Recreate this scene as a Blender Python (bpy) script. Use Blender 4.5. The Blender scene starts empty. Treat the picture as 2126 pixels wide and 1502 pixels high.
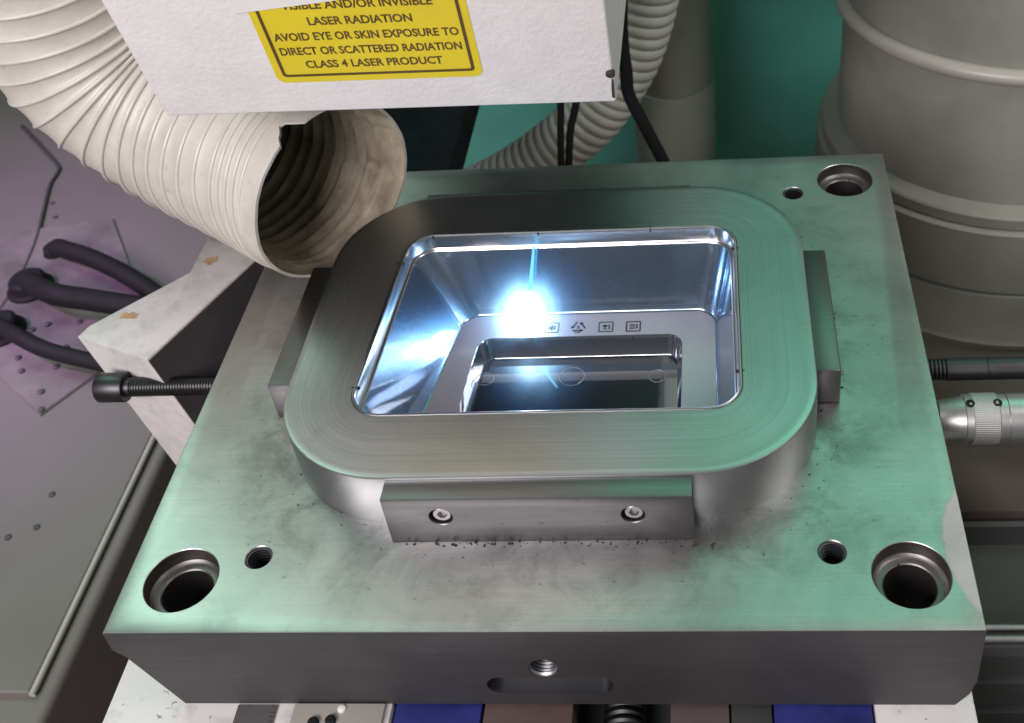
import bpy, bmesh, math, random
from mathutils import Vector, Matrix
random.seed(4)
scene = bpy.context.scene
COL = scene.collection
S = 0.001                                   # everything below is written in millimetres

# ------------------------------------------------------------------ camera
cam_d = bpy.data.cameras.new("camera")
cam = bpy.data.objects.new("camera", cam_d)
COL.objects.link(cam)
cam.location = (0.29361, -0.30049, 0.46437)
cam.rotation_euler = (0.908599, 0.081173, 0.048848)
cam_d.sensor_width = 36.0
cam_d.lens = 36.0 * 2453.89 / 2126.0
cam_d.shift_x = (1063 - 1289.51) / 2126.0
cam_d.shift_y = (464.63 - 751) / 2126.0
cam_d.clip_start = 0.01
cam_d.clip_end = 50
cam_d.dof.use_dof = True
cam_d.dof.focus_distance = 0.60
cam_d.dof.aperture_fstop = 17
scene.camera = cam

# ------------------------------------------------------------------ world and lamps
world = bpy.data.worlds.new("World")
scene.world = world
world.use_nodes = True
bg = world.node_tree.nodes["Background"]
bg.inputs[0].default_value = (0.86, 0.85, 0.84, 1)
bg.inputs[1].default_value = 0.165
scene.view_settings.view_transform = 'Standard'
scene.view_settings.look = 'None'
scene.view_settings.exposure = 0.0
scene.view_settings.gamma = 1.0


def area_lamp(name, loc, target, size, power, color, sy=None, spread=180):
    d = bpy.data.lights.new(name, 'AREA')
    d.shape = 'RECTANGLE'
    d.size = size
    d.size_y = sy or size
    d.energy = power
    d.color = color
    d.spread = math.radians(spread)
    o = bpy.data.objects.new(name, d)
    COL.objects.link(o)
    o.location = loc
    v = Vector(target) - Vector(loc)
    o.rotation_euler = v.to_track_quat('-Z', 'Y').to_euler()
    return o


area_lamp("ceiling_lamp", (-0.50, -1.40, 1.10), (0.15, 0.3, 0.08), 1.35, 46, (1.0, 0.935, 0.945), 0.7)
area_lamp("background_fill_lamp", (1.35, 0.0, 1.25), (0.50, 0.82, -0.25), 0.5, 2.6, (1.0, 0.97, 0.90), 0.5, 75)  # added fill with no known source, brightens the drum and duct
area_lamp("green_curtain_lamp", (0.75, 1.15, 1.25), (0.3, 0.15, 0), 0.9, 1.35, (0.25, 1.0, 0.66), 1.3, 90)
area_lamp("pale_window_lamp", (-0.62, 0.95, 1.35), (0.1, 0.1, 0), 0.8, 3.0, (0.58, 1.0, 0.79), 1.1, 90)
sd = bpy.data.lights.new("flare_tint_lamp", 'SPOT')  # added spot, imitates a purple lens flare over the cabinet
sd.energy = 46.0
sd.color = (0.62, 0.30, 0.74)
sd.spot_size = math.radians(48)
sd.spot_blend = 1.0
sd.shadow_soft_size = 0.05
so = bpy.data.objects.new("flare_tint_lamp", sd)
COL.objects.link(so)
so.location = (-0.85, 0.30, 0.55)
so.rotation_euler = (Vector((-0.46, 0.52, -0.25)) - Vector(so.location)).to_track_quat('-Z', 'Y').to_euler()

# ------------------------------------------------------------------ helpers


def link(name, me, mat=None, parent=None):
    o = bpy.data.objects.new(name, me)
    COL.objects.link(o)
    if mat is not None and me is not None:
        me.materials.clear()
        me.materials.append(mat)
    if parent is not None:
        o.parent = parent
        if parent.type == 'EMPTY':
            o.location = -parent.location
    return o


def finish(name, bm, mat, parent=None, angle=35, smooth=True):
    bmesh.ops.recalc_face_normals(bm, faces=bm.faces[:])
    bm.transform(Matrix.Scale(S, 4))
    me = bpy.data.meshes.new(name)
    bm.to_mesh(me)
    bm.free()
    if smooth:
        for p in me.polygons:
            p.use_smooth = True
        me.set_sharp_from_angle(angle=math.radians(angle))
    return link(name, me, mat, parent)


def thing(name, label, cat, loc, group=None):
    o = bpy.data.objects.new(name, None)
    COL.objects.link(o)
    o.location = Vector(loc) * S
    o.empty_display_size = 0.02
    tag(o, label, cat, group)
    return o


def tag(o, label, cat, group=None):
    o['label'] = label
    o['category'] = cat
    if group:
        o['group'] = group
    return o


def box(bm, lo, hi, bevel=0.0, seg=2):
    vs = [bm.verts.new((x, y, z)) for x in (lo[0], hi[0]) for y in (lo[1], hi[1]) for z in (lo[2], hi[2])]
    idx = [(0, 1, 3, 2), (4, 6, 7, 5), (0, 4, 5, 1), (2, 3, 7, 6), (0, 2, 6, 4), (1, 5, 7, 3)]
    fs = [bm.faces.new([vs[i] for i in f]) for f in idx]
    if bevel:
        es = list({e for f in fs for e in f.edges})
        bmesh.ops.bevel(bm, geom=es, offset=bevel, segments=seg, profile=0.5, affect='EDGES')


def box_obj(name, lo, hi, mat, parent=None, bevel=0.6):
    bm = bmesh.new()
    box(bm, lo, hi, bevel)
    return finish(name, bm, mat, parent)


def frame_of(axis):
    a = Vector(axis).normalized()
    t = Vector((0, 0, 1)) if abs(a.z) < 0.9 else Vector((0, 1, 0))
    u = a.cross(t).normalized()
    return a, u, a.cross(u).normalized()


def lathe(bm, base, axis, prof, n=48, cap0=True, cap1=True):
    """prof = [(distance along axis, radius)]"""
    a, u, v = frame_of(axis)
    base = Vector(base)
    rings = []
    for d, r in prof:
        c = base + a * d
        rings.append([bm.verts.new(c + (u * math.cos(2 * math.pi * k / n) + v * math.sin(2 * math.pi * k / n)) * r) for k in range(n)])
    for r0, r1 in zip(rings, rings[1:]):
        for k in range(n):
            bm.faces.new((r0[k], r0[(k + 1) % n], r1[(k + 1) % n], r1[k]))
    if cap0:
        bm.faces.new(rings[0][::-1])
    if cap1:
        bm.faces.new(rings[-1])


def tube(bm, pts, r, n=14, cap=True, closed=False):
    pts = [Vector(p) for p in pts]
    N = len(pts)
    T = []
    for i in range(N):
        a = pts[(i - 1) % N] if (closed or i > 0) else pts[i]
        b = pts[(i + 1) % N] if (closed or i < N - 1) else pts[i]
        T.append((b - a).normalized())
    u = frame_of(T[0])[1]
    rings = []
    for i in range(N):
        u = (u - T[i] * u.dot(T[i])).normalized()
        v = T[i].cross(u)
        rr = r(i / (N - 1)) if callable(r) else r
        rings.append([bm.verts.new(pts[i] + (u * math.cos(2 * math.pi * k / n) + v * math.sin(2 * math.pi * k / n)) * rr) for k in range(n)])
    seq = list(zip(rings, rings[1:])) + ([(rings[-1], rings[0])] if closed else [])
    for r0, r1 in seq:
        for k in range(n):
            bm.faces.new((r0[k], r0[(k + 1) % n], r1[(k + 1) % n], r1[k]))
    if cap and not closed:
        bm.faces.new(rings[0][::-1])
        bm.faces.new(rings[-1])


def spline(ctrl, n=10):
    P = [Vector(p) for p in ctrl]
    Q = [P[0] * 2 - P[1]] + P + [P[-1] * 2 - P[-2]]
    out = []
    for i in range(1, len(Q) - 2):
        a, b, c, d = Q[i - 1:i + 3]
        for k in range(n):
            t = k / n
            out.append(0.5 * ((2 * b) + (c - a) * t + (2 * a - 5 * b + 4 * c - d) * t * t + (3 * b - a - 3 * c + d) * t ** 3))
    out.append(P[-1])
    return out


def fillet(corners, r, arc=12, st=6):
    """rounded polygon (counter clockwise, 2D) with the same sampling whatever its size"""
    n = len(corners)
    C = [Vector(c) for c in corners]
    R = r if isinstance(r, (list, tuple)) else [r] * n
    arcs = []
    for i in range(n):
        p, a, b = C[i], C[i - 1], C[(i + 1) % n]
        d1, d2 = (a - p).normalized(), (b - p).normalized()
        half = d1.angle(d2) / 2
        t = R[i] / math.tan(half)
        c = p + (d1 + d2).normalized() * (R[i] / math.sin(half))
        v1, v2 = p + d1 * t - c, p + d2 * t - c
        ang = v1.angle(v2)
        cr = v1.x * v2.y - v1.y * v2.x
        sg = 1 if cr > 0 else -1
        pts = []
        for k in range(arc + 1):
            w = sg * ang * k / arc
            pts.append(c + Vector((v1.x * math.cos(w) - v1.y * math.sin(w), v1.x * math.sin(w) + v1.y * math.cos(w))))
        arcs.append(pts)
    out = []
    for i in range(n):
        out += arcs[i]
        a, b = arcs[i][-1], arcs[(i + 1) % n][0]
        for k in range(1, st):
            out.append(a.lerp(b, k / st))
    return out


def inset(corners, d):
    """shift each side of a counter clockwise polygon inwards by d (number, or one number per side i -> i+1)"""
    n = len(corners)
    C = [Vector(c) for c in corners]
    D = d if isinstance(d, (list, tuple)) else [d] * n
    L = []
    for i in range(n):
        t = (C[(i + 1) % n] - C[i]).normalized()
        L.append((C[i] + Vector((-t.y, t.x)) * D[i], t))
    out = []
    for i in range(n):
        (p, t), (q, s) = L[i - 1], L[i]
        den = t.x * s.y - t.y * s.x
        k = ((q.x - p.x) * s.y - (q.y - p.y) * s.x) / den
        out.append(p + t * k)
    return out


def loft(bm, loops, cap_first=False, cap_last=False, uv=False):
    """loops = [(points2d, z)]"""
    lay = bm.loops.layers.uv.new("ring") if uv else None
    rings = [[bm.verts.new((p.x, p.y, z)) for p in pts] for pts, z in loops]
    n = len(rings[0])
    per = [0.0]
    for k in range(n):
        per.append(per[-1] + (loops[0][0][(k + 1) % n] - loops[0][0][k]).length)
    acc = 0.0
    for (r0, r1), (l0, l1) in zip(zip(rings, rings[1:]), zip(loops, loops[1:])):
        nxt = acc + (l0[0][0] - l1[0][0]).length
        for k in range(n):
            f = bm.faces.new((r0[k], r0[(k + 1) % n], r1[(k + 1) % n], r1[k]))
            if uv:
                for lp, w in zip(f.loops, ((per[k], acc), (per[k + 1], acc), (per[k + 1], nxt), (per[k], nxt))):
                    lp[lay].uv = (w[0] * S, w[1] * S)
        acc = nxt
    if cap_first:
        bm.faces.new(rings[0][::-1])
    if cap_last:
        bm.faces.new(rings[-1])


def boolean_cut(o, cutters):
    """subtract the cutter meshes from o, then drop them"""
    for c in cutters:
        m = o.modifiers.new("cut", 'BOOLEAN')
        m.operation = 'DIFFERENCE'
        m.solver = 'EXACT'
        m.object = c
    dg = bpy.context.evaluated_depsgraph_get()
    me = bpy.data.meshes.new_from_object(o.evaluated_get(dg))
    old = o.data
    o.modifiers.clear()
    o.data = me
    for c in cutters:
        d = c.data
        bpy.data.objects.remove(c)
        bpy.data.meshes.remove(d)
    bpy.data.meshes.remove(old)
    for p in me.polygons:
        p.use_smooth = True
    me.set_sharp_from_angle(angle=math.radians(30))

# ------------------------------------------------------------------ materials


class NT:
    def __init__(self, name):
        self.m = bpy.data.materials.new(name)
        self.m.use_nodes = True
        self.t = self.m.node_tree
        self.b = self.t.nodes["Principled BSDF"]
        self.out = self.t.nodes["Material Output"]

    def n(self, kind, **kw):
        nd = self.t.nodes.new(kind)
        for k, v in kw.items():
            if k in nd.inputs:
                nd.inputs[k].default_value = v
            else:
                setattr(nd, k, v)
        return nd

    def l(self, a, b):
        self.t.links.new(a, b)

    def coord(self, scale=(1, 1, 1), uv=None, loc=(0, 0, 0)):
        tc = self.n('ShaderNodeTexCoord')
        mp = self.n('ShaderNodeMapping')
        mp.inputs['Scale'].default_value = scale
        mp.inputs['Location'].default_value = loc
        if uv:
            u = self.n('ShaderNodeUVMap')
            u.uv_map = uv
            self.l(u.outputs[0], mp.inputs[0])
        else:
            self.l(tc.outputs['Object'], mp.inputs[0])
        return mp.outputs[0]

    def noise(self, vec, scale, detail=4, rough=0.55, dist=0.0):
        nd = self.n('ShaderNodeTexNoise')
        nd.inputs['Scale'].default_value = scale
        nd.inputs['Detail'].default_value = detail
        nd.inputs['Roughness'].default_value = rough
        nd.inputs['Distortion'].default_value = dist
        self.l(vec, nd.inputs['Vector'])
        return nd.outputs[0]

    def ramp(self, fac, stops):
        r = self.n('ShaderNodeValToRGB')
        e = r.color_ramp.elements
        while len(e) < len(stops):
            e.new(0.5)
        for el, (p, c) in zip(e, stops):
            el.position = p
            el.color = c if isinstance(c, tuple) else (c, c, c, 1)
        self.l(fac, r.inputs[0])
        return r.outputs[0]

    def mix(self, fac, a, b, blend='MIX'):
        x = self.n('ShaderNodeMix', data_type='RGBA', blend_type=blend)
        for s, val in ((x.inputs[0], fac), (x.inputs[6], a), (x.inputs[7], b)):
            if isinstance(val, (int, float)):
                s.default_value = val
            elif isinstance(val, tuple):
                s.default_value = val
            else:
                self.l(val, s)
        return x.outputs[2]

    def math(self, op, a, b=0.0, clamp=False):
        x = self.n('ShaderNodeMath', operation=op, use_clamp=clamp)
        for s, val in ((x.inputs[0], a), (x.inputs[1], b)):
            if isinstance(val, (int, float)):
                s.default_value = val
            else:
                self.l(val, s)
        return x.outputs[0]

    def bump(self, h, strength=0.3, dist=0.0002):
        b = self.n('ShaderNodeBump')
        b.inputs['Strength'].default_value = strength
        b.inputs['Distance'].default_value = dist
        self.l(h, b.inputs['Height'])
        self.l(b.outputs[0], self.b.inputs['Normal'])

    def set(self, col, rough, metal):
        for k, val in (('Base Color', col), ('Roughness', rough), ('Metallic', metal)):
            if isinstance(val, tuple) and len(val) == 3:
                val = (*val, 1)
            if isinstance(val, (int, float, tuple)):
                self.b.inputs[k].default_value = val
            else:
                self.l(val, self.b.inputs[k])
        return self.m


def c4(r, g, b):
    return (r, g, b, 1)


def steel(name, base=(0.56, 0.55, 0.55), dark=0.62, r0=0.30, r1=0.46, grain=(18, 900, 900), dirt=0.5, bump=0.12, uv=None, seed=0.0, metal=1.0, gcon=0.3):
    k = NT(name)
    v = k.coord((1, 1, 1), loc=(seed, seed, seed))
    gv = k.coord(grain, uv=uv)
    fine = k.noise(gv, 1.0, 3, 0.6)
    cloud = k.noise(v, 9, 5, 0.62, 0.6)
    blot = k.noise(v, 38, 6, 0.7, 0.4)
    col = k.mix(k.ramp(cloud, [(0.35, 0.0), (0.68, 1.0)]), c4(*[c * dark for c in base]), c4(*base))
    col = k.mix(k.ramp(fine, [(0.38, 0.0), (0.66, gcon)]), col, c4(base[0] * .62, base[1] * .62, base[2] * .62))
    if dirt:
        d = k.ramp(blot, [(0.60, 0.0), (0.72, dirt)])
        col = k.mix(d, col, c4(0.10, 0.095, 0.09))
        sp = k.ramp(k.noise(v, 260, 2, 0.5), [(0.72, 0.0), (0.76, min(1, dirt * 1.3))])
        col = k.mix(sp, col, c4(0.03, 0.03, 0.03))
    ro = k.n('ShaderNodeMapRange')
    ro.inputs[3].default_value = r0
    ro.inputs[4].default_value = r1
    k.l(k.math('ADD', k.math('MULTIPLY', cloud, 0.6), k.math('MULTIPLY', fine, 0.4)), ro.inputs[0])
    k.bump(fine, bump, 0.00008)
    return k.set(col, ro.outputs[0], metal)


def plain(name, col, rough=0.5, metal=0.0, var=0.15, scale=25, bump=0.0, bscale=400, spec=None, bdist=0.0003):
    k = NT(name)
    v = k.coord()
    n = k.noise(v, scale, 5, 0.6)
    c = k.mix(k.ramp(n, [(0.35, 0.0), (0.7, 1.0)]), c4(*[x * (1 - var) for x in col]), c4(*[min(1, x * (1 + var * .5)) for x in col]))
    if bump:
        k.bump(k.noise(v, bscale, 4, 0.6), bump, bdist)
    if spec is not None:
        k.b.inputs['Specular IOR Level'].default_value = spec
    return k.set(c, rough, metal)


def plate_material():
    """ground steel plate: horizontal grinding grain, smudges, grime gathered round the foot of the raised block"""
    k = NT("ground_steel_plate")
    v = k.coord()
    fine = k.noise(k.coord((14, 800, 300)), 1.0, 4, 0.65)
    cloud = k.noise(v, 8, 6, 0.62, 0.9)
    blot = k.noise(v, 30, 7, 0.72, 0.5)
    speck = k.noise(v, 210, 3, 0.6)
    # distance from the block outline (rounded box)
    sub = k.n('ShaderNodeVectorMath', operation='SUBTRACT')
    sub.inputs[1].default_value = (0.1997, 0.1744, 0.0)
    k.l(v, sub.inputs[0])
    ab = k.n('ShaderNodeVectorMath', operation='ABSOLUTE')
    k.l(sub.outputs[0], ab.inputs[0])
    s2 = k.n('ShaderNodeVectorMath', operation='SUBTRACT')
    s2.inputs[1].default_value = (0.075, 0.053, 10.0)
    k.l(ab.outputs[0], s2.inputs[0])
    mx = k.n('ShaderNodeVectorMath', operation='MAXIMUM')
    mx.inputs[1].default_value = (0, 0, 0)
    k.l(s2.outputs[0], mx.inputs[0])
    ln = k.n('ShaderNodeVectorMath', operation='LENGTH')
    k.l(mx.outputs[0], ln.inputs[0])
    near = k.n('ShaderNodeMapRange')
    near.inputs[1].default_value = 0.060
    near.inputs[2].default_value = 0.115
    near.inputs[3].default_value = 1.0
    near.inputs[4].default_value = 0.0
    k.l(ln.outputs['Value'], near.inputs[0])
    col = k.mix(k.ramp(cloud, [(0.34, 0.0), (0.66, 1.0)]), c4(.40, .40, .395), c4(.58, .575, .57))
    col = k.mix(k.ramp(fine, [(0.38, 0.0), (0.68, 0.30)]), col, c4(.34, .34, .34))
    for ang, off in ((0.5, 0.0), (1.9, 3.1), (-0.7, 7.7)):   # stray scratches
        tc = k.n('ShaderNodeTexCoord')
        mp = k.n('ShaderNodeMapping')
        mp.inputs['Rotation'].default_value = (0, 0, ang)
        mp.inputs['Location'].default_value = (off, off, 0)
        mp2 = k.n('ShaderNodeMapping')
        mp2.inputs['Scale'].default_value = (18, 900, 50)
        k.l(tc.outputs['Object'], mp.inputs[0])
        k.l(mp.outputs[0], mp2.inputs[0])
        col = k.mix(k.ramp(k.noise(mp2.outputs[0], 1.0, 2, 0.5), [(0.72, 0.0), (0.76, 0.22)]), col, c4(.80, .79, .78))
    # buffed bare patch at the right front corner
    ps = k.n('ShaderNodeVectorMath', operation='SUBTRACT')
    ps.inputs[1].default_value = (0.4065, 0.043, 0)
    k.l(v, ps.inputs[0])
    pm = k.n('ShaderNodeVectorMath', operation='MULTIPLY')
    pm.inputs[1].default_value = (1 / 0.0175, 1 / 0.036, 0)
    k.l(ps.outputs[0], pm.inputs[0])
    pl_ = k.n('ShaderNodeVectorMath', operation='LENGTH')
    k.l(pm.outputs[0], pl_.inputs[0])
    patch = k.ramp(k.math('MULTIPLY', k.math('ADD', pl_.outputs['Value'], k.math('MULTIPLY', k.noise(v, 130, 5, .7), .22)), .8), [(0.85, 1.0), (0.91, 0.0)])
    col = k.mix(k.ramp(blot, [(0.50, 0.0), (0.74, 0.50)]), col, c4(.25, .25, .245))
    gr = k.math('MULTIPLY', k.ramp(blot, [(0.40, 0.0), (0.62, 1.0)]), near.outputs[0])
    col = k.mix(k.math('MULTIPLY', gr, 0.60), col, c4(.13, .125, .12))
    sp = k.ramp(speck, [(0.66, 0.0), (0.70, 1.0)])
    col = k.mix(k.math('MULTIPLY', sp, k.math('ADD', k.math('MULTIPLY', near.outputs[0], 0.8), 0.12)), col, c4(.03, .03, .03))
    ro = k.n('ShaderNodeMapRange')
    ro.inputs[3].default_value = 0.30
    ro.inputs[4].default_value = 0.52
    k.l(k.math('ADD', k.math('MULTIPLY', cloud, 0.5), k.math('MULTIPLY', blot, 0.5)), ro.inputs[0])
    k.bump(fine, 0.15, 0.00008)
    col = k.mix(k.math('MULTIPLY', patch, k.ramp(k.noise(v, 170, 6, .7), [(.35, .2), (.65, .75)])), col, c4(.52, .50, .50))
    return k.set(col, k.math('ADD', ro.outputs[0], k.math('MULTIPLY', patch, .30)), k.math('SUBTRACT', 1.0, k.math('MULTIPLY', patch, .45)))


def polished(name, base, r0, r1, mixf, grain=None):
    """mirror polish under a faint haze of fine polishing marks"""
    k = NT(name)
    v = k.coord()
    n = k.noise(v, 22, 5, 0.6, 0.5)
    k.set(k.mix(n, c4(*[b * .85 for b in base]), c4(*base)), r0, 1.0)
    k.bump(k.mix(.5, k.noise(k.coord((60, 60, 900)), 1.0, 3, 0.6), k.noise(k.coord((90, 90, 25)), 1.0, 3, 0.5)), 0.09, 0.0002)
    g = k.n('ShaderNodeBsdfPrincipled')
    g.inputs['Base Color'].default_value = c4(*base)
    g.inputs['Metallic'].default_value = 1.0
    g.inputs['Roughness'].default_value = r1
    ms = k.n('ShaderNodeMixShader')
    ms.inputs[0].default_value = mixf
    k.l(k.b.outputs[0], ms.inputs[1])
    k.l(g.outputs[0], ms.inputs[2])
    k.l(ms.outputs[0], k.out.inputs[0])
    return k.m


M = {}
M['plate'] = plate_material()
M['block'] = steel("milled_block_steel", (0.545, 0.565, 0.575), 0.78, 0.27, 0.44, (5, 620, 1), 0.15, 0.35, uv="ring", gcon=0.55)
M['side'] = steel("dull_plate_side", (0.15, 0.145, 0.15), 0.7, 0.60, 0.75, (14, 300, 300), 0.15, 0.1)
M['bore'] = steel("dark_bore_steel", (0.27, 0.25, 0.25), 0.55, 0.40, 0.5, (60, 60, 500), 0.75, 0.1)
M['thread'] = steel("dark_thread_steel", (0.17, 0.17, 0.185), 0.7, 0.4, 0.5, (60, 60, 500), 0.1, 0.1)
M['bar'] = steel("dull_bar_steel", (0.23, 0.225, 0.23), 0.85, 0.36, 0.5, (20, 500, 700), 0.35, 0.12)
M['bar_top'] = steel("dark_ground_bar_top", (0.24, 0.24, 0.24), 0.85, 0.34, 0.46, (20, 500, 700), 0.1, 0.1)
M['dark_bar'] = steel("dark_bar_steel", (0.22, 0.21, 0.20), 0.7, 0.4, 0.55, (60, 60, 500), 0.2)
M['wall'] = polished("polished_cavity_steel", (0.33, 0.42, 0.54), 0.06, 0.40, 0.24)
M['floor'] = polished("polished_floor_steel", (0.52, 0.52, 0.55), 0.04, 0.42, 0.10)
M['satin'] = polished("satin_floor_steel", (0.80, 0.74, 0.78), 0.10, 0.62, 0.75)
M['rim'] = polished("bright_rim_steel", (0.74, 0.74, 0.75), 0.14, 0.3, 0.4)
M['pin'] = polished("ejector_pin_steel", (0.50, 0.51, 0.54), 0.08, 0.34, 0.22)
M['mark'] = plain("etched_mark", (0.02, 0.02, 0.025), 0.7, 0, 0.1)
M['seam'] = plain("seam_black", (0.01, 0.01, 0.012), 0.7)
M['grime'] = plain("oily_grime", (0.03, 0.028, 0.027), 0.75)
M['black_steel'] = steel("black_oxide_steel", (0.10, 0.10, 0.105), 0.7, 0.36, 0.5, (200, 200, 200), 0.1)
M['bolt'] = steel("zinc_bolt_steel", (0.52, 0.51, 0.52), 0.7, 0.3, 0.42, (300, 300, 300), 0.2)
M['alu'] = steel("turned_aluminium", (0.62, 0.62, 0.62), 0.9, 0.34, 0.44, (900, 30, 30), 0.0, 0.15)
M['knurl'] = steel("knurled_aluminium", (0.55, 0.55, 0.55), 0.9, 0.5, 0.6, (900, 300, 300), 0.0, 0.2)
M['white_paint'] = plain("rough_white_paint", (0.80, 0.775, 0.775), 0.6, 0, 0.05, 60, 0.55, 330, bdist=0.0008)
M['label_yellow'] = plain("yellow_label", (0.72, 0.58, 0.02), 0.45, 0, 0.05, 40)
M['label_brown'] = plain("brown_print", (0.10, 0.055, 0.012), 0.5)
M['white_card'] = plain("white_flap", (0.78, 0.76, 0.76), 0.6, 0, 0.04)
M['teal'] = plain("teal_green_paint", (0.13, 0.52, 0.42), 0.6, 0, 0.2, 6)
M['beige'] = plain("beige_paint", (0.285, 0.285, 0.255), 0.5, 0, 0.22, 9)
M['beige2'] = plain("light_beige_plastic", (0.38, 0.365, 0.335), 0.35, 0, 0.08, 9)
M['cabinet'] = plain("grey_beige_cabinet", (0.16, 0.142, 0.135), 0.55, 0, 0.12, 7)
M['cabinet_plate'] = plain("pale_panel", (0.185, 0.165, 0.16), 0.5, 0, 0.4, 18)
M['floor_brown'] = plain("brown_floor", (0.34, 0.25, 0.18), 0.8, 0, 0.4, 14)
M['trim'] = plain('pale_edge_trim', (0.42, 0.40, 0.37), 0.35, 0, 0.1, 20)
M['rubber'] = plain("black_rubber", (0.012, 0.012, 0.013), 0.65, spec=.2)
M['dark_arm'] = plain("dark_arm", (0.016, 0.018, 0.022), 0.9, 0, 0.3, 40, spec=0.1)
M['grey_hose'] = plain("grey_white_hose", (0.46, 0.48, 0.44), 0.5, 0, 0.15, 20)
M['duct'] = plain("grey_duct", (0.30, 0.33, 0.29), 0.4, 0, 0.12, 8)
M['rust'] = plain("rusty_brown", (0.11, 0.075, 0.07), 0.8, 0, 0.35, 14, 0.2, 200)
M['dark_grey'] = plain("dark_grey_paint", (0.06, 0.06, 0.06), 0.5, 0, 0.3, 8)
M['mid_grey'] = plain("worn_grey_paint", (0.16, 0.165, 0.16), 0.5, 0, 0.25, 8)
M['blue'] = plain("blue_paint", (0.028, 0.034, 0.20), 0.6, 0, 0.45, 30, spec=.25)
M['rail'] = plain("brown_grey_rail", (0.13, 0.10, 0.10), 0.5, 0.3, 0.2, 30)


def table_material():
    k = NT("stained_white_table")
    v = k.coord()
    st = k.ramp(k.noise(v, 45, 6, 0.7), [(0.50, 0.0), (0.72, 0.65)])
    sp = k.ramp(k.noise(v, 220, 3, 0.6), [(0.66, 0.0), (0.70, 0.8)])
    c = k.mix(st, c4(.74, .71, .71), c4(.34, .32, .32))
    c = k.mix(sp, c, c4(.2, .18, .17))
    return k.set(c, 0.45, 0.0)


def jaw_material():
    """white painted bracket, worn down to tan filler in a few spots"""
    k = NT("worn_white_bracket")
    v = k.coord()
    st = k.ramp(k.noise(v, 60, 6, 0.7), [(0.45, 0.0), (0.8, 0.7)])
    c = k.mix(st, c4(.60, .575, .575), c4(.30, .29, .29))
    k.bump(k.noise(v, 300, 4, 0.6), 0.25, 0.0004)
    return k.set(c, 0.5, 0.0)


M['table'] = table_material()
M['jaw'] = jaw_material()
M['tan'] = plain("tan_wear", (0.46, 0.30, 0.17), 0.8, 0, 0.3, 120)


def hose_material():
    k = NT("yellowed_white_hose")
    v = k.coord()
    n = k.noise(v, 26, 6, 0.65)
    s = k.ramp(k.noise(v, 120, 4, 0.7), [(0.62, 0.0), (0.74, 0.55)])
    c = k.mix(k.ramp(n, [(0.35, 0.0), (0.7, 1.0)]), c4(.52, .49, .44), c4(.66, .63, .575))
    c = k.mix(s, c, c4(.30, .27, .22))
    k.bump(k.noise(v, 160, 4, 0.6), 0.12, 0.0008)
    k.b.inputs['Subsurface Weight'].default_value = 0.12
    k.b.inputs['Subsurface Radius'].default_value = (0.006, 0.005, 0.004)
    return k.set(c, 0.42, 0.0)


def lining_material():
    k = NT("dirty_hose_lining")
    v = k.coord()
    n = k.noise(v, 30, 6, 0.65, 0.5)
    c = k.mix(k.ramp(n, [(0.35, 0.0), (0.65, 1.0)]), c4(.20, .165, .12), c4(.48, .43, .31))
    return k.set(c, 0.55, 0.0)


M['hose'] = hose_material()
M['hose_rib'] = plain("hose_rib_plastic", (0.64, 0.61, 0.56), 0.3, 0, 0.10, 40)
M['lining'] = lining_material()

# ------------------------------------------------------------------ the room
bm = bmesh.new()
box(bm, (-3000, -1500, -980), (3000, 2400, -900))
g = finish("floor", bm, M['floor_brown'])
g['kind'] = 'structure'
bm = bmesh.new()
box(bm, (-60, 1000, -899), (1500, 1040, 900))
w = tag(finish("wall", bm, M['teal']), "teal green painted wall behind the grey duct and beige drum", "wall")

# ------------------------------------------------------------------ injection mould
W, D, H, HB = 400.0, 361.9, 60.0, 32.9
mould = thing("injection_mould", "ground steel injection mould with polished rectangular cavity on the machine table", "mould", (200, 181, -60))

bm = bmesh.new()
prof = [(0, 0), (W, 0), (W, -H + 20), (W - 2.5, -H + 9), (W - 8, -H), (21, -H), (4.5, -19), (0, -14)]
f0 = [bm.verts.new((x, 0, z)) for x, z in prof]
f1 = [bm.verts.new((x, D, z)) for x, z in prof]
bm.faces.new(f0)
bm.faces.new(f1[::-1])
for i in range(len(prof)):
    j = (i + 1) % len(prof)
    bm.faces.new((f0[i], f1[i], f1[j], f0[j]))
top_edges = [e for e in bm.edges if all(abs(v.co.z) < 1e-6 for v in e.verts)]
vert = [e for e in bm.edges if abs(e.verts[0].co.y - e.verts[1].co.y) < 1e-6 and min(v.co.z for v in e.verts) > -25 and max(abs(v.co.z) for v in e.verts) > 1 and min(abs(v.co.z) for v in e.verts) < 1e-6]
bmesh.ops.bevel(bm, geom=top_edges, offset=0.55, segments=2, profile=0.5, affect='EDGES')
plate = finish("base_plate", bm, M['plate'], mould)

cutters = []


def cutter(base, axis, prof, n=56):
    b = bmesh.new()
    lathe(b, base, axis, prof, n)
    cutters.append(finish("cutter", b, M['bolt']))


HA, HB2 = 27.9, 28.8
for cx, cy in ((HA, HB2), (W - HA, HB2), (W - HA, D - HB2), (HA, D - HB2)):
    cutter((cx, cy, 0), (0, 0, -1), [(-3, 18.15), (0, 18.15), (0.3, 17.8), (5.2, 17.7), (7.6, 17.2), (8.7, 16.2), (9.2, 15.0), (9.4, 12.9), (9.9, 12.3), (44, 11.9)])
for cx, cy in ((62.4, 41.3), (W - 62.4, 41.3), (W - 62.4, D - 41.3)):
    pr_ = [(-3, 6.9), (0, 6.9), (0.5, 6.5)]
    z = 0.5
    while z < 26:
        pr_ += [(z + 0.7, 6.5), (z + 0.95, 5.6), (z + 1.75, 5.6), (z + 2.2, 6.5)]
        z += 2.2
    cutter((cx, cy, 0), (0, 0, -1), pr_, 40)
pr_ = [(-3, 7.0), (0, 7.0), (0.5, 6.6)]
z = 0.5
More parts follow.
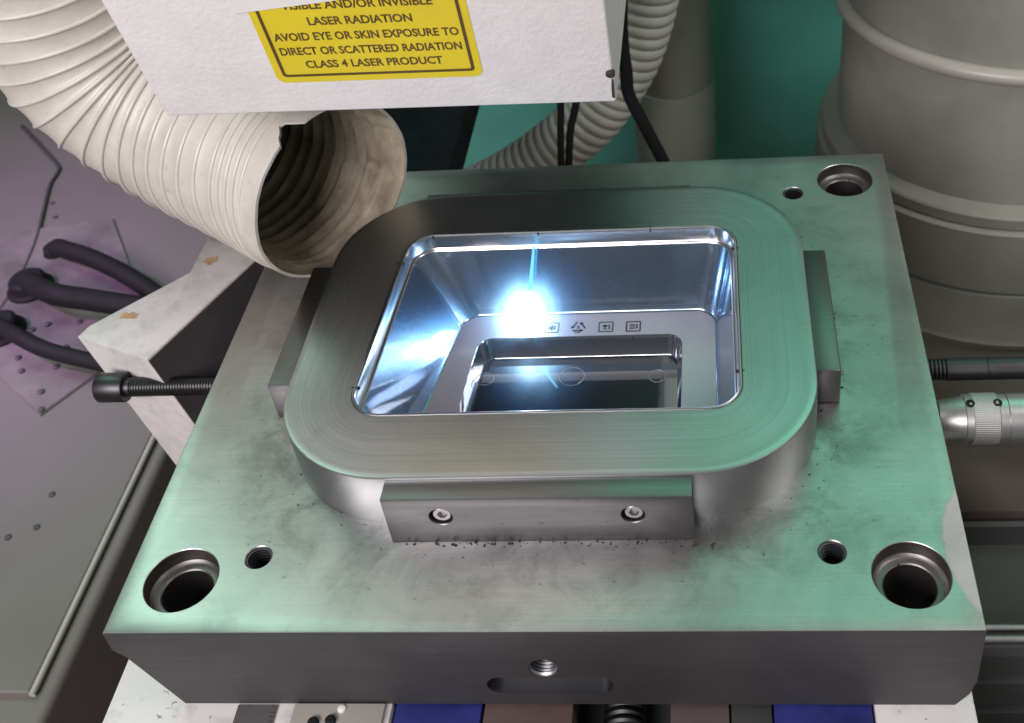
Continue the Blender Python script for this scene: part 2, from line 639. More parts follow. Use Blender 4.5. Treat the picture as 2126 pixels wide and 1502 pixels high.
while z < 22:
    pr_ += [(z + 0.9, 5.9), (z + 1.8, 6.6)]
    z += 1.8
cutter((202.4, 0, -29.3), (0, 1, 0), pr_, 40)
b = bmesh.new()                                     # lifting slot
sl = fillet([(174, -50.5), (234, -50.5), (234, -37), (174, -37)], 6.7, 10, 4)
r0 = [b.verts.new((p.x, -3, p.y)) for p in sl]
r1 = [b.verts.new((p.x, 5.5, p.y)) for p in sl]
for i in range(len(sl)):
    j = (i + 1) % len(sl)
    b.faces.new((r0[i], r0[j], r1[j], r1[i]))
b.faces.new(r0[::-1])
b.faces.new(r1)
cutters.append(finish("cutter", b, M['bolt']))
b = bmesh.new()                                     # pocket that takes the cavity
box(b, (90, 95, -45), (310, 260, 5))
cutters.append(finish("cutter", b, M['bolt']))
boolean_cut(plate, cutters)
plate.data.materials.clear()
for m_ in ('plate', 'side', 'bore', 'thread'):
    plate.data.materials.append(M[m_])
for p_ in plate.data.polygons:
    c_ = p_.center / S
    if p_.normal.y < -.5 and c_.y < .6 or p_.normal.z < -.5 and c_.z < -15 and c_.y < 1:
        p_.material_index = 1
    elif c_.z < -0.62 and 2 < c_.x < W - 2 and 1.0 < c_.y < D - 2:
        small = any(math.hypot(c_.x - cx, c_.y - cy) < 8 for cx, cy in ((62.4, 41.3), (W - 62.4, 41.3), (W - 62.4, D - 41.3)))
        p_.material_index = 3 if (small or c_.y < 23 and abs(c_.x - 202) < 40) else 2
    elif p_.normal.y > -.5 and c_.y < 6 and -52 < c_.z < -20 and 20 < c_.x < 380:
        p_.material_index = 3

# raised block
BO = [(62.6, 61.3), (336.8, 61.3), (336.8, 287.5), (62.6, 287.5)]
CO = [(97.5, 101.3), (299.5, 101.3), (299.5, 248.4), (103.8, 248.4)]
RB, RC = 62.0, 17.5
A, ST = 16, 10
outer = fillet(BO, RB, A, ST)
o1 = fillet(inset(BO, 0.25), RB - .25, A, ST)
o2 = fillet(inset(BO, 0.8), RB - .8, A, ST)
i0 = fillet(inset(CO, -0.1), RC + .1, A, ST)
loops = [(outer, 0.05), (outer, HB - 0.8), (o1, HB - 0.25), (o2, HB)]
for k in range(1, 12):
    loops.append(([p.lerp(q, k / 12) for p, q in zip(o2, i0)], HB))
loops += [(i0, HB), (i0, HB - 14)]
bm = bmesh.new()
loft(bm, loops, uv=True)
block = finish("cavity_block", bm, M['block'], mould, 25)

# polished cavity insert
WB = [(114, 114), (286.6, 114), (286.6, 230.6), (131.5, 230.6)]      # where the wall meets the floor
ZF = -18.0


def q(corners, r):
    return fillet(corners, r, A, ST)


lo = [(q(inset(CO, 0.15), RC - .1), HB - 8), (q(inset(CO, 0.15), RC - .1), HB - 0.2), (q(inset(CO, 0.4), RC - .4), HB + 0.3), (q(inset(CO, .8), RC - .8), HB + 0.5),
      (q(inset(CO, 1.3), RC - 1.3), HB + 0.45), (q(inset(CO, 1.8), RC - 1.8), HB + 0.1), (q(inset(CO, 2.1), RC - 2.1), HB - 0.5), (q(inset(CO, 2.5), RC - 2.5), HB - 9.0),
      (q(inset(CO, 2.8), RC - 2.8), HB - 9.4), (q(inset(CO, 3.7), RC - 3.7), HB - 9.6), (q(inset(CO, 4.2), RC - 4.2), HB - 10.2)]
bm = bmesh.new()
loft(bm, lo)
rim = finish("cavity_rim", bm, M['rim'], mould, 28)
top = q(inset(CO, 4.2), RC - 4.2)
bot = q(WB, 13.0)
walls = []
for k in range(0, 13):
    t = k / 12
    walls.append(([a.lerp(b_, t) for a, b_ in zip(top, bot)], HB - 10.2 + t * (ZF + 1.2 - (HB - 10.2))))
f1_ = q(inset(WB, 0.5), 12.5)
f2_ = q(inset(WB, 1.4), 11.6)
walls += [(f1_, ZF + 0.4), (f2_, ZF)]
bm = bmesh.new()
loft(bm, walls)
finish("cavity_wall", bm, M['wall'], mould, 40)

RT = [(137.5, 127), (265.5, 127), (265.5, 209.8), (144.5, 209.8)]    # stepped recess in the floor
rt = q(RT, 9.0)
rb_ = q(inset(RT, [2.6, 2.6, 4.4, 2.6]), 7.0)
bm = bmesh.new()
loft(bm, [(f2_, ZF), ([a.lerp(b_, .5) for a, b_ in zip(f2_, rt)], ZF), (q(inset(RT, -.4), 9.4), ZF)])
finish("cavity_floor", bm, M['satin'], mould, 30)
bm = bmesh.new()
loft(bm, [(q(inset(RT, -.4), 9.4), ZF), (rt, ZF - .3), (rb_, ZF - 11.4), (q(inset(RT, [3, 3, 4.9, 3]), 6.6), ZF - 12.0)], cap_last=True)
finish("recessed_floor", bm, M['floor'], mould, 30)

ZR = ZF - 12.0
for (px, py, pr_), lab in (((*(200.3, 188.5, -30.0)[:2], 7.4), None), ((*(148.9, 188.1, -30.0)[:2], 5.0), None), ((*(250.8, 187.3, -30.0)[:2], 4.9), None)):
    bm = bmesh.new()
    lathe(bm, (px, py, ZR - 1), (0, 0, 1), [(0, pr_ - .3), (1.06, pr_ - .3)], 56, False, True)
    pin_ = finish("ejector_pin", bm, M['floor'], mould, 15)
    bm = bmesh.new()
    lathe(bm, (px, py, ZR - .2), (0, 0, 1), [(0, pr_ + .18), (.34, pr_ + .1), (.40, pr_), (.34, pr_ - .1), (0, pr_ - .18)], 56, False, False)
    finish("pin_rim", bm, M['alu'], pin_, 80)

# seam ticks on the rim
for (x, y, dx, dy) in ((118.5, 247.3, .35, 2.2), (182, 247.3, .35, 2.2), (249, 247.3, .35, 2.2), (298.4, 226, 2.2, .35), (298.4, 128, 2.2, .35), (99.4, 122, 2.2, .35), (103, 222, 2.2, .35)):
    box_obj("seam_line", (x - dx, y - dy, HB - 1.5), (x + dx, y + dy, HB + .16), M['seam'], mould, 0)

# etched symbols on the cavity floor
ZM = ZF + 0.12


def mark_obj(name, parts):
    b = bmesh.new()
    for kind, *a in parts:
        if kind == 'poly':
            pts, = a
            vs = [b.verts.new((x, y, ZM)) for x, y in pts]
            lo_ = [b.verts.new((x, y, ZF - .05)) for x, y in pts]
            b.faces.new(vs)
            for i in range(len(vs)):
                j = (i + 1) % len(vs)
                b.faces.new((vs[i], lo_[i], lo_[j], vs[j]))
    return finish(name, b, M['mark'], mould, smooth=False)


def strip(p, qq, w):
    p, qq = Vector(p), Vector(qq)
    t = (qq - p).normalized()
    nn = Vector((-t.y, t.x)) * w / 2
    return ('poly', [tuple(p + nn), tuple(p - nn), tuple(qq - nn), tuple(qq + nn)])


def frame_sq(c, s, w):
    x, y = c
    return [strip((x - s, y - s), (x + s, y - s), w), strip((x - s, y + s), (x + s, y + s), w), strip((x - s, y - s), (x - s, y + s), w), strip((x + s, y - s), (x + s, y + s), w)]


I1, I2, I3, I4 = (187.1, 217.9, -18.0)[:2], (203.2, 217.7, -18.0)[:2], (219.9, 217.5, -18.0)[:2], (236.4, 217.3, -18.0)[:2]
sh = 4.1
p = frame_sq(I1, sh, .6)
for k in range(3):
    a = math.pi / 2 + k * math.pi / 3
    dx, dy = math.cos(a) * 2.5, math.sin(a) * 2.5
    p.append(strip((I1[0] - dx, I1[1] - dy), (I1[0] + dx, I1[1] + dy), .55))
    for s_ in (1, -1):
        for da in (.7, -.7):
            q0 = (I1[0] + s_ * dx * .55, I1[1] + s_ * dy * .55)
            a2 = a + (0 if s_ > 0 else math.pi) + da
            p.append(strip(q0, (q0[0] + math.cos(a2) * 1.1, q0[1] + math.sin(a2) * 1.1), .4))
mark_obj("snowflake_symbol", p)
p = []
tri = [(I2[0] + 6.0 * math.cos(a), I2[1] + .2 + 6.0 * math.sin(a)) for a in (math.pi / 2, math.pi / 2 + 2.094, math.pi / 2 + 4.189)]
for i in range(3):
    a, b_ = Vector(tri[i]), Vector(tri[(i + 1) % 3])
    t = (b_ - a).normalized()
    nn = Vector((-t.y, t.x))
    p.append(strip(a + t * 1.9, a + t * 6.3, .95))
    tip = a + t * 8.6
    bs = a + t * 6.3
    p.append(('poly', [tuple(bs + nn * 1.4), tuple(bs - nn * 1.4), tuple(tip)]))
mark_obj("recycling_symbol", p)
p = frame_sq(I3, sh, .7) + [strip((I3[0] - 1.9, I3[1] + .7), (I3[0] + .7, I3[1] + .7), 1.9), strip((I3[0] - .6, I3[1] - .3), (I3[0] - .6, I3[1] - 1.5), .5),
                            strip((I3[0] - 1.9, I3[1] - 1.8), (I3[0] + .7, I3[1] - 1.8), .6), strip((I3[0] + 1.7, I3[1] - 2), (I3[0] + 1.7, I3[1] + 2), .5), strip((I3[0] + 2.3, I3[1] - 2), (I3[0] + 2.3, I3[1] + 2), .3)]
mark_obj("food_safe_symbol", p)
p = frame_sq(I4, sh, .8) + [strip((I4[0] - 2.3, I4[1] + k), (I4[0] + 1.0, I4[1] + k), .55) for k in (-1.9, -.7, .6, 1.8)] + [strip((I4[0] + 2.1, I4[1] - 2), (I4[0] + 2.1, I4[1] + 2), .9)]
mark_obj("microwave_symbol", p)


def text_mesh(txt, width, height, origin, ex, ey, mat, parent, name, lift=0.15):
    cu = bpy.data.curves.new("t", 'FONT')
    cu.body = txt
    cu.align_x = 'CENTER'
    cu.resolution_u = 3
    cu.extrude = 0.0
    cu.offset = 0.028
    o = bpy.data.objects.new("t", cu)
    COL.objects.link(o)
    bpy.context.view_layer.update()
    me = bpy.data.meshes.new_from_object(o.evaluated_get(bpy.context.evaluated_depsgraph_get()))
    bpy.data.objects.remove(o)
    xs = [v.co.x for v in me.vertices]
    ys = [v.co.y for v in me.vertices]
    sx = width / (max(xs) - min(xs))
    sy = height / (max(ys) - min(ys))
    mx_, my_ = (max(xs) + min(xs)) / 2, min(ys)
    nz = ex.cross(ey)
    for v in me.vertices:
        x, y = (v.co.x - mx_) * sx, (v.co.y - my_) * sy
        v.co = (origin + ex * x + ey * y + nz * lift) * S
    me.name = name
    return link(name, me, mat, parent)


EXf, EYf = Vector((1, 0, 0)), Vector((0, 1, 0))
text_mesh("5", 1.7, 2.6, Vector((I2[0], I2[1] - 1.4, ZM)), EXf, EYf, M['mark'], mould, "recycling_number", .02)
text_mesh("PP", 3.4, 1.4, Vector((I2[0], I2[1] - 5.2, ZM)), EXf, EYf, M['mark'], mould, "material_code", .02)

# wedge bars round the block
bars = [("front", (127.2, 49.2, 0.02), (274, 61.25, 31.6)), ("right", (336.85, 134.8, 0.02), (350.2, 233, 24.2)),
        ("left", (46.4, 133, 0.02), (62.55, 231, 24.2)), ("back", (104, 287.55, 0.02), (272, 300.5, 24.2))]
bar_objs = {}
for nm, lo_, hi_ in bars:
    bm = bmesh.new()
    box(bm, lo_, hi_, 0.6 if nm != "right" else 1.3)
    bar_objs[nm] = finish("locating_bar", bm, M['bar'], mould)
for o_ in bar_objs.values():
    o_.data.materials.append(M['bar_top'])
    for p_ in o_.data.polygons:
        if p_.normal.z > .9:
            p_.material_index = 1
# counterbored screws in the front bar
cut = []
SC = [(154.4, 49.2, 18.9), (245.8, 49.2, 18.9)]
for sx_, _, sz_ in SC:
    b = bmesh.new()
    lathe(b, (sx_, 49.2, sz_), (0, 1, 0), [(-2, 5.9), (0, 5.9), (.3, 5.6), (6, 5.6)], 40)
    cut.append(finish("cutter", b, M['bolt']))
boolean_cut(bar_objs["front"], cut)
bar_objs["front"].data.materials.clear()
bar_objs["front"].data.materials.append(M['bar'])
bar_objs["front"].data.materials.append(M['bar_top'])
for p_ in bar_objs["front"].data.polygons:
    p_.material_index = 1 if p_.normal.z > .9 and p_.center.z / S > 31 else 0
for sx_, _, sz_ in SC:
    bm = bmesh.new()
    lathe(bm, (sx_ + .4, 55.2, sz_ + .3), (0, -1, 0), [(0, 4.6), (4.4, 4.6), (4.9, 4.1)], 40, True, False)
    # hexagon socket
    a, u, v = frame_of((0, -1, 0))
    c = Vector((sx_ + .4, 55.2 - 4.9, sz_ + .3))
    n = 40
    bm.verts.ensure_lookup_table()
    ring = [x for x in bm.verts][-n:]
    hexr = []
    for k in range(n):
        th = 2 * math.pi * k / n
        m_ = (th % (math.pi / 3)) - math.pi / 6
        hexr.append(2.35 / math.cos(m_) * .95)
    h0 = [bm.verts.new(c + (u * math.cos(2 * math.pi * k / n) + v * math.sin(2 * math.pi * k / n)) * hexr[k]) for k in range(n)]
    h1 = [bm.verts.new(vv.co - a * 3) for vv in h0]
    for k in range(n):
        j = (k + 1) % n
        bm.faces.new((ring[k], ring[j], h0[j], h0[k]))
        bm.faces.new((h0[k], h0[j], h1[j], h1[k]))
    bm.faces.new(h1)
    finish("cap_screw", bm, M['bolt'], bar_objs["front"], 30)

# crumbs of grime lying along the foot of the front bar and the block
bm = bmesh.new()
for k in range(120):
    if k < 95:
        x, y = random.uniform(132, 278), 48.9 - abs(random.gauss(0, 1.3))
    elif k < 125:
        x, y = random.uniform(350.5, 354), random.uniform(140, 235)
    else:
        an = random.uniform(math.pi, 1.5 * math.pi)
        x, y = 124.6 + 62.6 * math.cos(an) - random.uniform(0, 3), 123.3 + 62.6 * math.sin(an) - random.uniform(0, 3)
    r = random.choice((.25, .3, .4, .5, .8)) * random.uniform(.7, 1.2)
    mt = Matrix.Translation((x, y, 0.0)) @ Matrix.Diagonal((r * random.uniform(.8, 1.6), r, r * .5, 1))
    bmesh.ops.create_icosphere(bm, subdivisions=1, radius=1, matrix=mt)
gr = finish("grime_crumbs", bm, M['grime'], mould)
gr['kind'] = 'stuff'

# ------------------------------------------------------------------ laser weld spot
weld = thing("weld_spark", "dazzling blue white laser weld spark at the cavity's back wall", "weld spark", (171, 224, -18))
k = NT("white_hot_spark")
em = k.n('ShaderNodeEmission')
em.inputs[0].default_value = c4(.80, .92, 1.0)
em.inputs[1].default_value = 28
k.l(em.outputs[0], k.out.inputs[0])
M['spark'] = k.m
SPK = (171.0, 226.0, -12.5)
bm = bmesh.new()
bmesh.ops.create_icosphere(bm, subdivisions=3, radius=1, matrix=Matrix.Translation(SPK) @ Matrix.Diagonal((6.5, 3.5, 5.0, 1)))
finish("white_hot_core", bm, M['spark'], weld)
k = NT("weld_glare_halo")  # emissive volume added to imitate glare and haze round the spark
k.t.nodes.remove(k.b)
tc = k.coord((1, 1, 1), loc=(-SPK[0] * S, -SPK[1] * S, -SPK[2] * S))
ln = k.n('ShaderNodeVectorMath', operation='LENGTH')
k.l(tc, ln.inputs[0])
mr = k.n('ShaderNodeMapRange', interpolation_type='SMOOTHSTEP')
mr.inputs[1].default_value = 0.003
mr.inputs[2].default_value = 0.062
mr.inputs[3].default_value = 1.0
mr.inputs[4].default_value = 0.0
k.l(ln.outputs['Value'], mr.inputs[0])
den = k.math('ADD', k.math('POWER', mr.outputs[0], 12.0), k.math('MULTIPLY', k.math('POWER', mr.outputs[0], 2.0), .07))
em = k.n('ShaderNodeEmission')
k.l(k.mix(k.ramp(mr.outputs[0], [(0.45, 0.0), (0.85, 1.0)]), c4(.03, .20, .52), c4(.36, .70, 1.0)), em.inputs[0])
halo_noise = k.ramp(k.noise(k.coord((60, 60, 22)), 1.0, 5, .65, 1.2), [(.30, .25), (.72, 1.5)])
k.l(k.math('MULTIPLY', k.math('MULTIPLY', den, halo_noise), 330.0), em.inputs[1])
k.l(em.outputs[0], k.out.inputs[1])
M['halo'] = k.m
bm = bmesh.new()
bmesh.ops.create_icosphere(bm, subdivisions=5, radius=62, matrix=Matrix.Translation(SPK))
for v in bm.verts:                                   # keep the plume inside the cavity
    v.co.z = max(v.co.z, ZF + .3)
    v.co.z = min(v.co.z, HB + 4)
    v.co.y = min(v.co.y, 228.5 + max(0, v.co.z - ZF) * .27)
    v.co.x = max(v.co.x, 134 - max(0, v.co.z - ZF) * .45)
finish("glare_halo", bm, M['halo'], weld)
bm = bmesh.new()
tube(bm, [(175.6, 229.0, 4.0), (177.5, 233.0, 15.6), (179.9, 238.0, 29.2)], lambda t: 1.3 - .7 * t, 12)  # glowing tube stands in for the spark's reflection in the back wall
k = NT("spark_glint_streak")
em = k.n('ShaderNodeEmission')
em.inputs[0].default_value = c4(.16, .58, .95)
em.inputs[1].default_value = 1.6
k.l(em.outputs[0], k.out.inputs[0])
M['streak'] = k.m
finish("spark_glint_streak", bm, M['streak'], weld)
bm = bmesh.new()
for k_ in range(14):
    th = random.uniform(.15, math.pi - .15)
    l0, l1 = random.uniform(7, 10), random.uniform(12, 21)
    dz = math.sin(th)
    p0_ = Vector((SPK[0] + math.cos(th) * l0, SPK[1] - 4 + dz * 2, SPK[2] + dz * l0))
    p1_ = Vector((SPK[0] + math.cos(th) * l1, SPK[1] - 5 + dz * 3, SPK[2] + dz * l1))
    tube(bm, [p0_, p0_.lerp(p1_, .5), p1_], lambda t: .16 - .12 * t, 5)
finish("spark_streaks", bm, M['streak'], weld)
pl = bpy.data.lights.new("weld_lamp", 'POINT')
pl.energy = 0.032
pl.color = (.10, .42, 1.0)
pl.shadow_soft_size = 0.003
po = bpy.data.objects.new("weld_lamp", pl)
COL.objects.link(po)
po.location = (SPK[0] * S, (SPK[1] - 5) * S, (SPK[2] + 1) * S)

# ------------------------------------------------------------------ laser head with its warning label
head = thing("laser_head", "white painted laser head with yellow laser warning label hanging over the mould", "laser head", (126, 300, 152))
O = Vector((8.8, 199.6, 153.9))
E1 = Vector((232.5, .6, -3.3)).normalized()
E2 = Vector((3.2, -20.7, 77.3))
E2 = (E2 - E1 * E2.dot(E1)).normalized()
NF = E1.cross(E2).normalized()                       # out of the front face, towards the viewer
WH, HH = 232.6, 330.0
bm = bmesh.new()
fr = [O, O + E1 * WH, O + E1 * WH + E2 * HH, O + E2 * HH]
bk = [p_ + Vector((0, 700, 0)) for p_ in fr]
bk[2] += Vector((0, 90, 0))
bk[3] += Vector((0, 90, 0))
vs = [bm.verts.new(p_) for p_ in fr + bk]
for f in ((0, 1, 2, 3), (5, 4, 7, 6), (1, 5, 6, 2), (4, 0, 3, 7), (3, 2, 6, 7), (0, 4, 5, 1)):
    bm.faces.new([vs[i] for i in f])
bmesh.ops.bevel(bm, geom=bm.edges[:], offset=1.6, segments=3, profile=0.5, affect='EDGES')
hb_ = finish("housing", bm, M['white_paint'], head, 40)
box_obj('dark_reflection_sheet', (60, 240, 147.5), (237, 890, 150.2), M['dark_arm'], head, .4)  # unseen dark sheet, added so the steel below reflects darker


def fp(x, y, lift):
    return O + E1 * x + E2 * y + NF * lift


def face_sheet(name, pts, lift, mat, parent, thick=0.2):
    b = bmesh.new()
    a_ = [b.verts.new(fp(x, y, lift)) for x, y in pts]
    c_ = [b.verts.new(fp(x, y, lift - thick)) for x, y in pts]
    b.faces.new(a_)
    b.faces.new(c_[::-1])
    for i in range(len(pts)):
        j = (i + 1) % len(pts)
        b.faces.new((a_[i], c_[i], c_[j], a_[j]))
    return finish(name, b, mat, parent, smooth=False)


lab_pts = [(p_.x, p_.y) for p_ in fillet([(66.6, 22.0), (169.2, 22.0), (169.2, 108), (66.6, 108)], 4.5, 6, 1)]
label = face_sheet("warning_label", lab_pts, 0.3, M['label_yellow'], head, .29)
bo, bi = fillet([(70.2, 26.0), (165.8, 26.0), (165.8, 104), (70.2, 104)], 2.2, 5, 1), fillet([(71.9, 27.7), (164.1, 27.7), (164.1, 102.3), (71.9, 102.3)], 1.0, 5, 1)
bm = bmesh.new()
a_ = [bm.verts.new(fp(p_.x, p_.y, .42)) for p_ in bo]
c_ = [bm.verts.new(fp(p_.x, p_.y, .42)) for p_ in bi]
for i in range(len(bo)):
    j = (i + 1) % len(bo)
    bm.faces.new((a_[i], a_[j], c_[j], c_[i]))
finish("label_border", bm, M['label_brown'], label, smooth=False)
for txt, yb, wd, xc in (("VISIBLE AND/OR INVISIBLE", 69.6, 71, 118.3), ("LASER RADIATION", 59.6, 49.5, 117.6), ("AVOID EYE OR SKIN EXPOSURE TO", 50.0, 89, 118.0),
                        ("DIRECT OR SCATTERED RADIATION", 40.6, 88.5, 118.0), ("CLASS 4 LASER PRODUCT", 31.6, 67.5, 117.5)):
    text_mesh(txt, wd, 5.3, fp(xc, yb, .4), E1, E2, M['label_brown'], label, "label_text", .02)
face_sheet("cover_flap", [(60, 69.0), (108, 74.6), (185, 88), (185, 125), (60, 125)], 0.9, M['white_card'], head, .5)
sc_ = (240.2, 195.0, 170.6)
bm = bmesh.new()
lathe(bm, Vector(sc_) - NF * 1, NF, [(0, 2.3), (2.2, 2.3), (3.0, 1.4)], 24)
finish("corner_screw", bm, M['grime'], head)
face_sheet("paint_chip", [(230.6, 4), (232.0, 3), (232.3, 16), (231.4, 17), (230.9, 11)], .25, M['grime'], head, .2)

# ------------------------------------------------------------------ big suction hose
hose = thing("suction_hose", "large cream ribbed suction hose with its torn open end beside the cavity block", "hose", (28, 246, 0))
dv = Vector((-.84, .53, .03))
H0 = Vector((61.7, 257.2, 61.1))
ctrl = [H0, H0 + 45 * dv + Vector((0, 2, -3)), H0 + 95 * dv + Vector((0, 1, 0)), H0 + 140 * dv + Vector((1, -2, 8)), Vector((-91, 335, 91)), Vector((-113, 335, 132)), Vector((-104, 324, 200)), Vector((-106, 312, 300)), Vector((-106, 300, 420))]
raw = spline(ctrl, 40)
L = [0.0]
for a, b_ in zip(raw, raw[1:]):
    L.append(L[-1] + (b_ - a).length)
NS = 460
path = []
jj = 0
for i in range(NS + 1):
    d_ = L[-1] * i / NS
    while jj < len(L) - 2 and L[jj + 1] < d_:
        jj += 1
    path.append(raw[jj].lerp(raw[jj + 1], (d_ - L[jj]) / (L[jj + 1] - L[jj])))
for _ in range(2600):                                  # relax the bend
    path = [path[0], path[1]] + [(path[i - 1] + path[i] * 2 + path[i + 1]) / 4 for i in range(2, NS)] + [path[NS]]
TL = L[-1]
frames = []
mouth_n = Vector((.80, -.595, -.08)).normalized()
u = None
for i in range(NS + 1):
    t = (path[min(i + 1, NS)] - path[max(i - 1, 0)]).normalized()
    if i * TL / NS < 30:                              # the end is cut square to the mouth axis
        w_ = i * TL / NS / 30
        t = ((-mouth_n) * (1 - w_) + t * w_).normalized()
    if u is None:
        u = frame_of(t)[1]
    u = (u - t * u.dot(t)).normalized()
    frames.append((path[i], t, u.copy(), t.cross(u)))
NA = 112
RH = 57.2
PITCH = 16.0


def turns(s):
    """helix phase at distance s: tight turns close to the mouth, wider ones further on"""
    if s < 15:
        return s / 30.0
    if s < 44:
        return .5 + (s - 15) / 7.0
    return .5 + 29 / 7.0 + (s - 44) / PITCH


def hose_r(s, th):
    ph = (turns(s) - th / (2 * math.pi)) % 1.0
    amp = 0.0 if s < 10 else min(1, (s - 10) / 6)
    sag = -(0.8 if s < 44 else 1.5) * math.sin(math.pi * ph) ** 0.8 * amp
    wob = .45 * math.sin(3 * th + s * .05) + .25 * math.sin(5 * th - s * .031)
    return RH + sag + wob


def hose_skin(name, dr, mat, parent):
    b = bmesh.new()
    rings = []
    for i, (c, t, uu, vv) in enumerate(frames):
        s = i * TL / NS
        row = []
        for k_ in range(NA):
            th = 2 * math.pi * k_ / NA
            r_ = hose_r(s, th) + dr
            if dr < 0 and s > 12:
                r_ -= 3.6 * max(0.0, math.cos(2 * math.pi * (s / 9.0 - th / (2 * math.pi)))) ** 2
            p_ = c + (uu * math.cos(th) + vv * math.sin(th)) * r_
            if s < 14:                                # torn, uneven lip
                tear = .5 * math.sin(9 * th) + .3 * math.sin(23 * th + 1)
                dz = p_ - c
                top_ = dz.normalized()
                bite = max(0, top_.dot(Vector((-.13, -.30, .945)).normalized()) - .988) * 1100 * (.75 + .35 * math.sin(61 * th))
                p_ = p_ + t * (max(0, 14 - s) / 14) * (tear * .45 + min(11, bite))
            row.append(b.verts.new(p_))
        rings.append(row)
    for r0_, r1_ in zip(rings, rings[1:]):
        for k_ in range(NA):
            j_ = (k_ + 1) % NA
            b.faces.new((r0_[k_], r0_[j_], r1_[j_], r1_[k_]))
    return b, rings


b, outer_r = hose_skin("hose_wall", 0, None, None)
# lip joining the outer skin to the lining
lip = []
for k_, v_ in enumerate(outer_r[0]):
    c = frames[0][0]
    lip.append(b.verts.new(v_.co + (c - v_.co).normalized() * 1.8))
for k_ in range(NA):
    j_ = (k_ + 1) % NA
    b.faces.new((outer_r[0][j_], outer_r[0][k_], lip[k_], lip[j_]))
finish("hose_wall", b, M['hose'], hose, 60)
b, _ = hose_skin("lining", -1.8, None, None)
finish("lining", b, M['lining'], hose, 60)
# the wire rib wound round the hose
b = bmesh.new()
pts = []
n_per = 64
s = 15.0
smax = TL - 4
th_acc = 0
while s < smax:
    ph = turns(s)
    th = 2 * math.pi * ph
    i = min(NS, int(s / TL * NS))
    c, t, uu, vv = frames[i]
    fr_ = s / TL * NS - i
    if i < NS:
        c = c.lerp(frames[i + 1][0], fr_)
        uu = uu.lerp(frames[i + 1][2], fr_)
        vv = vv.lerp(frames[i + 1][3], fr_)
    pts.append(c + (uu * math.cos(th) + vv * math.sin(th)) * (hose_r(s, th) - .45))
    s += (7.0 if s < 44 else PITCH) / n_per
tube(b, pts, 1.35, 9)
finish("spiral_rib", b, M['hose_rib'], hose, 60)

# ------------------------------------------------------------------ long screws and tool at the plate's sides
sc1 = thing("cap_screw", "long black cap screw threaded into the left side of the mould plate", "screw", (-75, 188, -39))
bm = bmesh.new()
lathe(bm, (-90.5, 188, -30), (1, 0, 0), [(0, 7.6), (1.0, 8.8), (1.6, 9.1), (17, 9.1), (18, 8.7)], 48, False, True)
lathe(bm, (-90.5, 188, -30), (1, 0, 0), [(0, 7.6), (0.1, 4.6), (7, 4.4)], 48, False, True)
finish("screw_head", bm, M['black_steel'], sc1, 40)
bm = bmesh.new()
pf = [(0, 5.9), (4, 5.9)]
z = 4
while z < 74:
    pf += [(z + .45, 5.2), (z + 1.0, 5.95), (z + 1.25, 5.95), (z + 1.75, 5.2)]
    z += 1.75
lathe(bm, (-73, 188, -30), (1, 0, 0), pf, 36)
finish("threaded_shank", bm, M['black_steel'], sc1, 30)

sc2 = thing("threaded_rod", "dark steel rod with short thread screwed into the right side of the mould plate", "rod", (460, 187, -37))
bm = bmesh.new()
pf = [(0, 6.4)]
z = 0
while z < 18:
    pf += [(z + 1.2, 6.4), (z + 1.6, 5.6), (z + 2.2, 6.4)]
    z += 2.2
lathe(bm, (396, 187.5, -30), (1, 0, 0), pf, 36)
finish("thread", bm, M['black_steel'], sc2, 30)
bm = bmesh.new()
lathe(bm, (415.8, 187.5, -30), (1, 0, 0), [(0, 6.6), (22, 6.6), (22.3, 6.3), (22.8, 6.3), (23.1, 6.6), (150, 6.6)], 40)
finish("smooth_shank", bm, M['black_steel'], sc2, 30)

col = thing("coupling", "silver aluminium coupling with knurled band and black grub screws right of the mould", "coupling", (435, 149, -44))
CY, CZ = 149.5, -30.0
bm = bmesh.new()
lathe(bm, (405, CY, CZ), (1, 0, 0), [(0, 4.5), (0, 10.2), (.6, 10.6), (13.6, 12.6), (13.9, 13.4), (17.5, 13.6)], 64, True, True)
finish("cone_nose", bm, M['alu'], col, 25)
bm = bmesh.new()
nK = 150
a, uu, vv = frame_of((1, 0, 0))
rows = []
for d_, r_ in ((17.5, 13.5), (18, 13.9), (31, 13.9), (31.5, 13.5)):
    rows.append([bm.verts.new(Vector((405 + d_, CY, CZ)) + (uu * math.cos(2 * math.pi * q_ / nK) + vv * math.sin(2 * math.pi * q_ / nK)) * (r_ + (.10 if q_ % 2 else -.05))) for q_ in range(nK)])
for r0_, r1_ in zip(rows, rows[1:]):
    for q_ in range(nK):
        bm.faces.new((r0_[q_], r0_[(q_ + 1) % nK], r1_[(q_ + 1) % nK], r1_[q_]))
finish("knurled_band", bm, M['knurl'], col, 20)
bm = bmesh.new()
lathe(bm, (405, CY, CZ), (1, 0, 0), [(31.5, 13.3), (35.8, 13.3), (36, 12.7), (36.4, 12.7), (36.6, 13.5), (90, 13.5)], 64)
finish("rear_sleeve", bm, M['alu'], col, 25)
for dx in (16.2, 30.6):
    bm = bmesh.new()
    dirv = Vector((0, -.10, 1)).normalized()
    lathe(bm, Vector((405 + dx, CY, CZ)) + dirv * 12.9, dirv, [(0, 2.4), (1.1, 2.4), (1.3, 2.0), (1.3, 1.2), (.6, 1.1)], 28, False, True)
    finish("grub_screw", bm, M['rubber'], col, 30)
bm = bmesh.new()
lathe(bm, (399, CY, CZ), (1, 0, 0), [(0, 6), (1, 11.2), (5.2, 11.2), (5.7, 10.6)], 48)
finish("black_collar", bm, M['rubber'], col, 30)

